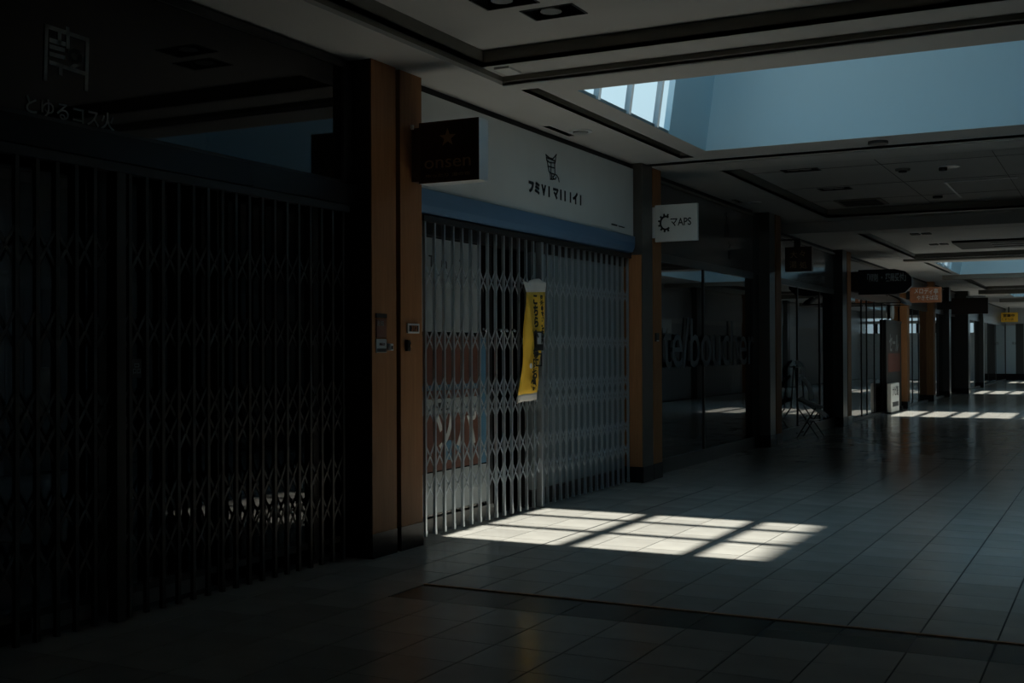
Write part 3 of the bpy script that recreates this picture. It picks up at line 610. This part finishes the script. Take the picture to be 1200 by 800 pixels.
strokes('emblem', [[(0.5, 1), (0.5, 0.7)], [(0.2, 0.95), (0.8, 0.9)], [(0.5, 0.72), (0.15, 0.3), (0.2, 0.0), (0.8, 0.0), (0.85, 0.3), (0.5, 0.72)], [(0.5, 0.6), (0.7, 0.1)]], 0.03, (-4.992, 16.3, 3.12), WALL, 0.28, 0.32, M['ink'], w7)
text('letter', 'ラ', 0.13, (-4.992, 16.55, 3.0), WALL, M['ink'], w7, bold=0.003); text('letter', '館', 0.13, (-4.992, 16.55, 2.85), WALL, M['ink'], w7, bold=0.003)
d = empty('door_1', (-5.0, 18.0, 0), 'dark closed door beside the lettered shop window', kind='structure')
MB().box(-5.06, -4.99, 17.76, 18.06, 0, 2.66).build('door_leaf', M['black'], d); MB().box(-5.03, -4.98, 17.75, 18.07, 2.66, Z1 - 0.06).build('overpanel', M['charcoal'], d)
w8 = glass_shop(8, 18.77, 23.45, 'dim glass shopfront behind the cloth-draped stand', Z1 - 0.18, (20.6, 22.3), fascia='fascia3')
w9 = glass_shop(9, 24.25, 31.2, 'glass shopfront under the navy sign', Z2, (26.3, 26.9, 27.8, 28.8), sill=0.05)
w10 = glass_shop(10, 31.6, 35.9, 'glass shopfront under the orange-brown sign', Z2, (33.3, 34.4), sill=0.05)
w11 = glass_shop(11, 36.3, 42.3, 'glass shopfront between the far black pilasters', Z2, (38.2,), sill=0.05)
w12 = glass_shop(12, 42.8, 61.8, 'glass shopfront nearest the end of the arcade', Z2, (46.6, 48.6, 53.5, 57.0), sill=0.05)
MB().box(-4.85, -4.82, 50.0, 50.06, 0, 2.7).build('trim_3', M['sign_side']); tag(bpy.data.objects['trim_3'], 'bright metal door edge far down the arcade', kind='structure')

# ------------------------------------------------------------------ loose things along the shopfronts
s = empty('standing_board', (-4.97, 29.8, 0), 'tall dark standing board with grey lettering beside golden pilaster', 'board')
MB().box(-4.99, -4.95, 28.95, 31.1, 0.08, 2.15).build('panel', M['dark_board'], s); MB().box(-4.99, -4.94, 28.9, 31.15, 2.15, 2.2).box(-4.99, -4.94, 28.9, 28.95, 0, 2.2).build('frame', M['black'], s)
text('lettering', 'セール', 0.5, (-4.945, 30.0, 1.62), WALL, M['grey_print'], s, width=1.3, bold=0.01); MB().box(-4.95, -4.945, 29.2, 30.9, 0.95, 1.4).build('picture', M['reddish'], s)
MB().box(-4.99, -4.9, 29.0, 29.2, 0, 0.08).box(-4.99, -4.9, 30.8, 31.0, 0, 0.08).build('foot', M['black'], s)
s = MB().box(-4.88, -4.78, 28.6, 29.7, 0.03, 0.70).build('leaflet_box', M['white'], bevel=0.01); tag(s, 'white box with dark lettering standing before the dark board', 'box')
text('lettering', 'ナビ館', 0.26, (-4.776, 29.15, 0.50), WALL, M['ink'], s, width=0.8); MB().box(-4.78, -4.776, 28.75, 29.55, 0.15, 0.26).build('print_band', M['charcoal'], s)
MB().box(-4.87, -4.79, 28.62, 29.68, 0, 0.03).build('foot', M['black'], s)
s = MB().cyl((-4.985, 29.9, 2.42), 0.2, 0.04, 'x', 28).build('disc_poster', M['grey_print']); tag(s, 'round pinkish grey disc sign above the dark standing board', 'sign')

# folding metal stand draped with grey cloths
st = empty('folding_stand', (-4.75, 20.4, 0), 'folding metal stand draped with grey cloths beside the pilaster', 'stand')
def tb(name, pts, r=0.012): return MB().tube(pts, r).build(name, M['black'], st, smooth=True)
for y in (20.15, 20.6):
    tb('leg', [(-4.92, y, 0.0), (-4.60, y, 0.52)]); tb('leg', [(-4.56, y + 0.02, 0.0), (-4.90, y + 0.02, 0.50)])
    tb('back_post', [(-4.90, y, 0.5), (-4.95, y, 1.22)])
tb('crossbar', [(-4.92, 20.15, 0.08), (-4.92, 20.6, 0.08)]); tb('crossbar', [(-4.95, 20.15, 1.2), (-4.95, 20.6, 1.2)])
wire = MB()
for i in range(6): wire.tube([(-4.9, 20.15 + i * 0.09, 0.3), (-4.62, 20.15 + i * 0.09, 0.3)], 0.004, 5)
for i in range(4): wire.tube([(-4.9 + i * 0.09, 20.15, 0.3), (-4.9 + i * 0.09, 20.6, 0.3)], 0.004, 5)
wire.build('basket', M['chrome'], st)
def drape(name, p0, p1, wid, sag, seed):
    rnd = random.Random(seed); mb = MB(); N_, K = 12, 8; p0 = Vector(p0); p1 = Vector(p1)
    for i in range(N_ + 1):
        t = i / N_; c = p0.lerp(p1, t)
        for j in range(K + 1):
            u = j / K - 0.5
            mb.v.append((c.x + sag * math.sin(t * 3.1) + 0.02 * math.sin(u * 13 + t * 5), c.y + u * wid * (1 - 0.25 * t), c.z + 0.03 * math.sin(u * 9 + seed) + rnd.uniform(-0.008, 0.008)))
    for i in range(N_):
        for j in range(K): a = i * (K + 1) + j; mb.f.append((a, a + 1, a + K + 2, a + K + 1))
    o = mb.build(name, M['cloth'], st, smooth=True); solid(o, 0.012); ss = o.modifiers.new('sub', 'SUBSURF'); ss.levels = ss.render_levels = 1
drape('cloth', (-4.92, 20.35, 0.66), (-4.48, 20.45, 0.36), 0.46, 0.03, 1)
drape('cloth', (-4.95, 20.4, 0.64), (-4.52, 20.3, 0.50), 0.34, -0.02, 5)
drape('cloth', (-4.93, 20.4, 1.06), (-4.74, 20.42, 0.66), 0.30, 0.06, 2)
drape('cloth', (-4.97, 20.3, 1.30), (-4.86, 20.3, 1.04), 0.26, 0.05, 3)

# ------------------------------------------------------------------ downlights and ceiling fittings
def downlight(rect, z, label, lamps=1, grp=None, name='recessed_downlight'):
    (x0, x1), (y0, y1) = rect; cx, cyy = (x0 + x1) / 2, (y0 + y1) / 2
    s = empty(name, (cx, cyy, z), label, 'ceiling light', grp)
    h = MB(); ring(h, x0 + 0.012, x1 - 0.012, y0 + 0.012, y1 - 0.012, z, z + 0.12, 0.01); h.box(x0, x1, y0, y1, z + 0.12, z + 0.13); h.build('housing', M['slot'], s)
    f = MB(); ring(f, x0 + 0.012, x1 - 0.012, y0 + 0.012, y1 - 0.012, z - 0.006, z + 0.004, 0.014); f.build('frame', M['black'], s)
    for i in range(lamps):
        xx = x0 + (x1 - x0) * (i + 1) / (lamps + 1) - 0.02
        MB().cyl((xx, cyy, z + 0.004), 0.075, 0.06, 'z', 24, 0.035).build('lamp', M['lamp'], s, smooth=False)
    return s
downlight(DL[0], 3.81, 'black square downlight in the near coffer, the one fully in view')
downlight(DL[1], 3.81, 'black square downlight cut by the top edge of the picture')
downlight(DLB[0], 3.75, 'thin black downlight nearer the big skylight in the middle coffer', 2)
downlight(DLB[1], 3.75, 'thin black downlight in the middle coffer between downlight and air grille', 2)
for (x, y), lb in zip([(-3.2, 20.9), (-3.15, 21.95), (-3.15, 24.3)], ('small twin downlight nearest the air grille beyond the ceiling step', 'middle small twin downlight beyond the ceiling step', 'last small twin downlight before the second skylight')):
    s = empty('twin_downlight', (x, y, 3.535), lb, 'ceiling light', None)
    MB().box(x - 0.17, x - 0.02, y - 0.12, y + 0.12, 3.525, 3.54).build('housing', M['slot'], s); MB().box(x + 0.02, x + 0.17, y - 0.12, y + 0.12, 3.525, 3.54).build('housing', M['slot'], s)
s = empty('air_grille', (-3.5, 18.8, 3.74), 'square black air grille at the end of middle coffer', 'vent')
MB().box(-3.86, -3.18, 18.15, 18.95, 3.735, 3.7499).build('plate', M['ceil_edge'], s)
for i in range(4): MB().box(-3.80, -3.24, 18.22 + i * 0.18, 18.32 + i * 0.18, 3.725, 3.737).build('slat', M['slot'], s)
s = empty('air_grille', (-1.0, 24.5, 3.5), 'wide black ceiling recess before the second skylight', 'vent')
MB().box(-2.85, 0.8, 23.75, 25.4, 3.50, 3.538).build('plate', M['slot'], s)
for i in range(3): MB().box(-2.2, 0.8, 24.0 + i * 0.45, 24.12 + i * 0.45, 3.485, 3.50).build('slat', M['charcoal'], s)
s = empty('smoke_detector', (-2.3, 15.3, 3.72), 'small round ceiling sensor in the middle coffer', 'sensor')
MB().cyl((-2.42, 15.4, 3.725), 0.09, 0.025, 'z', 20).build('base', M['ceil_edge'], s); MB().cyl((-2.42, 15.4, 3.705), 0.05, 0.02, 'z', 16).build('cap', M['slot'], s)
s = empty('sprinkler', (-1.85, 15.4, 3.7), 'dark sprinkler head with pale ring in the middle coffer', 'sprinkler')
MB().cyl((-1.88, 15.45, 3.738), 0.13, 0.012, 'z', 20).build('ring', M['sign_side'], s); MB().cyl((-1.95, 15.45, 3.70), 0.05, 0.04, 'z', 14).build('head', M['slot'], s)
s = empty('sprinkler', (-2.4, 18.4, 3.7), 'small black sprinkler head beyond the ceiling sensor', 'sprinkler')
MB().cyl((-2.4, 18.4, 3.72), 0.07, 0.03, 'z', 14).build('head', M['slot'], s)
s = empty('round_downlight', (-4.64, 10.5, Z1), 'round pale downlight cover in the soffit over the white fascia', 'ceiling light')
MB().cyl((-4.64, 10.5, Z1 - 0.012), 0.115, 0.012, 'z', 28).build('ring', M['sign_side'], s); MB().cyl((-4.64, 10.5, Z1 - 0.022), 0.075, 0.012, 'z', 24).build('cover', M['lamp'], s)
s = empty('round_downlight', (-4.68, 16.75, Z1), 'round downlight cover in the soffit over the lettered window', 'ceiling light')
MB().cyl((-4.68, 16.75, Z1 - 0.012), 0.10, 0.012, 'z', 24).build('ring', M['sign_side'], s); MB().cyl((-4.68, 16.75, Z1 - 0.02), 0.06, 0.01, 'z', 20).build('cover', M['lamp'], s)
s = empty('smoke_detector', (-2.2, 12.48, Z1), 'flat round sensor on the rim behind the big skylight', 'sensor')
MB().cyl((-2.2, 12.48, Z1 - 0.03), 0.10, 0.03, 'z', 22).build('base', M['charcoal'], s)

# ------------------------------------------------------------------ far end wall
we = MB().box(-9, -3.9, 62.0, 62.2, 0, Z2).box(-3.9, XR + 0.1, 62.0, 62.2, 0, 2.3).box(-3.9, XR + 0.1, 62.0, 62.2, 2.78, 2.92).box(-3.9, XR + 0.1, 62.0, 62.2, 3.06, Z2 + 0.03).build('wall_end', M['wall'])
tag(we, 'grey end wall of the arcade', kind='structure')
w = empty('window_13', (-1, 62.1, 2.3), 'bright window band high in the end wall', kind='structure')
MB().box(-3.9, XR, 62.09, 62.1, 2.3, 2.78).build('pane', M['sky_glass'], w); MB().box(-3.9, XR, 62.09, 62.1, 2.92, 3.06).build('pane', M['sky_glass'], w)
for x in (-3.4, -2.6, -1.85, -1.0, 0, 1.0): MB().box(x, x + 0.12, 62.0, 62.2, 2.3, 2.78).build('mullion', M['black'], w)
d = empty('door_2', (-4.7, 61.9, 0), 'pale panel door in the end wall under the yellow sign', kind='structure')
MB().box(-4.99, -4.55, 61.9, 61.98, 0.3, 2.62).build('door_leaf', M['door_pale'], d); MB().box(-5.12, -4.99, 61.85, 61.99, 0, 2.7).box(-4.55, -4.2, 61.9, 61.99, 0, 2.7).build('door_frame', M['charcoal'], d)
MB().box(-5.2, -4.0, 61.7, 61.95, 0.0, 0.3).build('plinth', M['base'], d)
text('lettering', '非常 EXIT', 0.16, (-4.62, 61.89, 1.75), FRONT, M['ink'], d, width=0.2)
b_ = MB().box(-5.5, -5.13, 61.9, 61.99, 2.3, 3.4).build('trim_4', M['brown_wall']); tag(b_, 'brown panel high on the end wall', kind='structure')

# ------------------------------------------------------------------ the opposite shops (seen only mirrored in the glass)
wr = MB().box(XR, XR + 0.1, -4, 22.6, 0, 3.86).box(XR, XR + 0.1, 28.0, 64, 0, 3.86).box(XR, XR + 0.1, 22.6, 28.0, 0, 2.5).box(XR, XR + 0.1, 22.6, 28.0, 3.3, 3.86).build('wall_right', M['wall']); tag(wr, 'opposite shop wall, seen mirrored in the glass', kind='structure')
sh = MB()
for y0 in (2.0, 8.0, 13.6, 19.2, 24.8, 30.4, 36.0, 41.6):
    for k in range(34):
        y = y0 + 0.1 + k * 0.14; sh.box(XR - 0.03, XR - 0.003, y, y + 0.10, 0.05, 2.3)
sh.build('shutter_slats', M['shutter'], wr)['kind'] = 'stuff'
w = empty('window_14', (XR, 25.3, 2.5), 'unseen window band added opposite to brighten the deep bays', kind='structure')  # added out of view as fill light for the dark middle bays
MB().box(XR + 0.04, XR + 0.05, 22.6, 28.0, 2.5, 3.3).build('pane', M['sky_glass'], w)
for y in (24.0, 25.3, 26.6): MB().box(XR, XR + 0.1, y, y + 0.08, 2.5, 3.3).build('mullion', M['black'], w)
fr = MB().box(XR - 0.03, XR - 0.002, -4, 22.6, 2.45, 3.3).box(XR - 0.03, XR - 0.002, 28.0, 62, 2.45, 3.3); fr.build('fascia_panel', M['shutter'], wr)
for i, y in enumerate((1.6, 7.3, 12.9, 18.6, 24.2, 29.8, 35.4, 41.0, 46.6)): MB().box(XR - 0.2, XR, y, y + 0.4, 0, Z2 if y > YS else Z1).build('post', M['wood' if i % 2 else 'charcoal'], wr)
for y0, y1 in ((14.2, 16.2), (19.6, 21.4), (25.4, 27.6), (31, 33.5)): MB().box(XR - 0.05, XR - 0.03, y0, y1, 2.0, 2.4).build('sign_board', M['white'], wr)
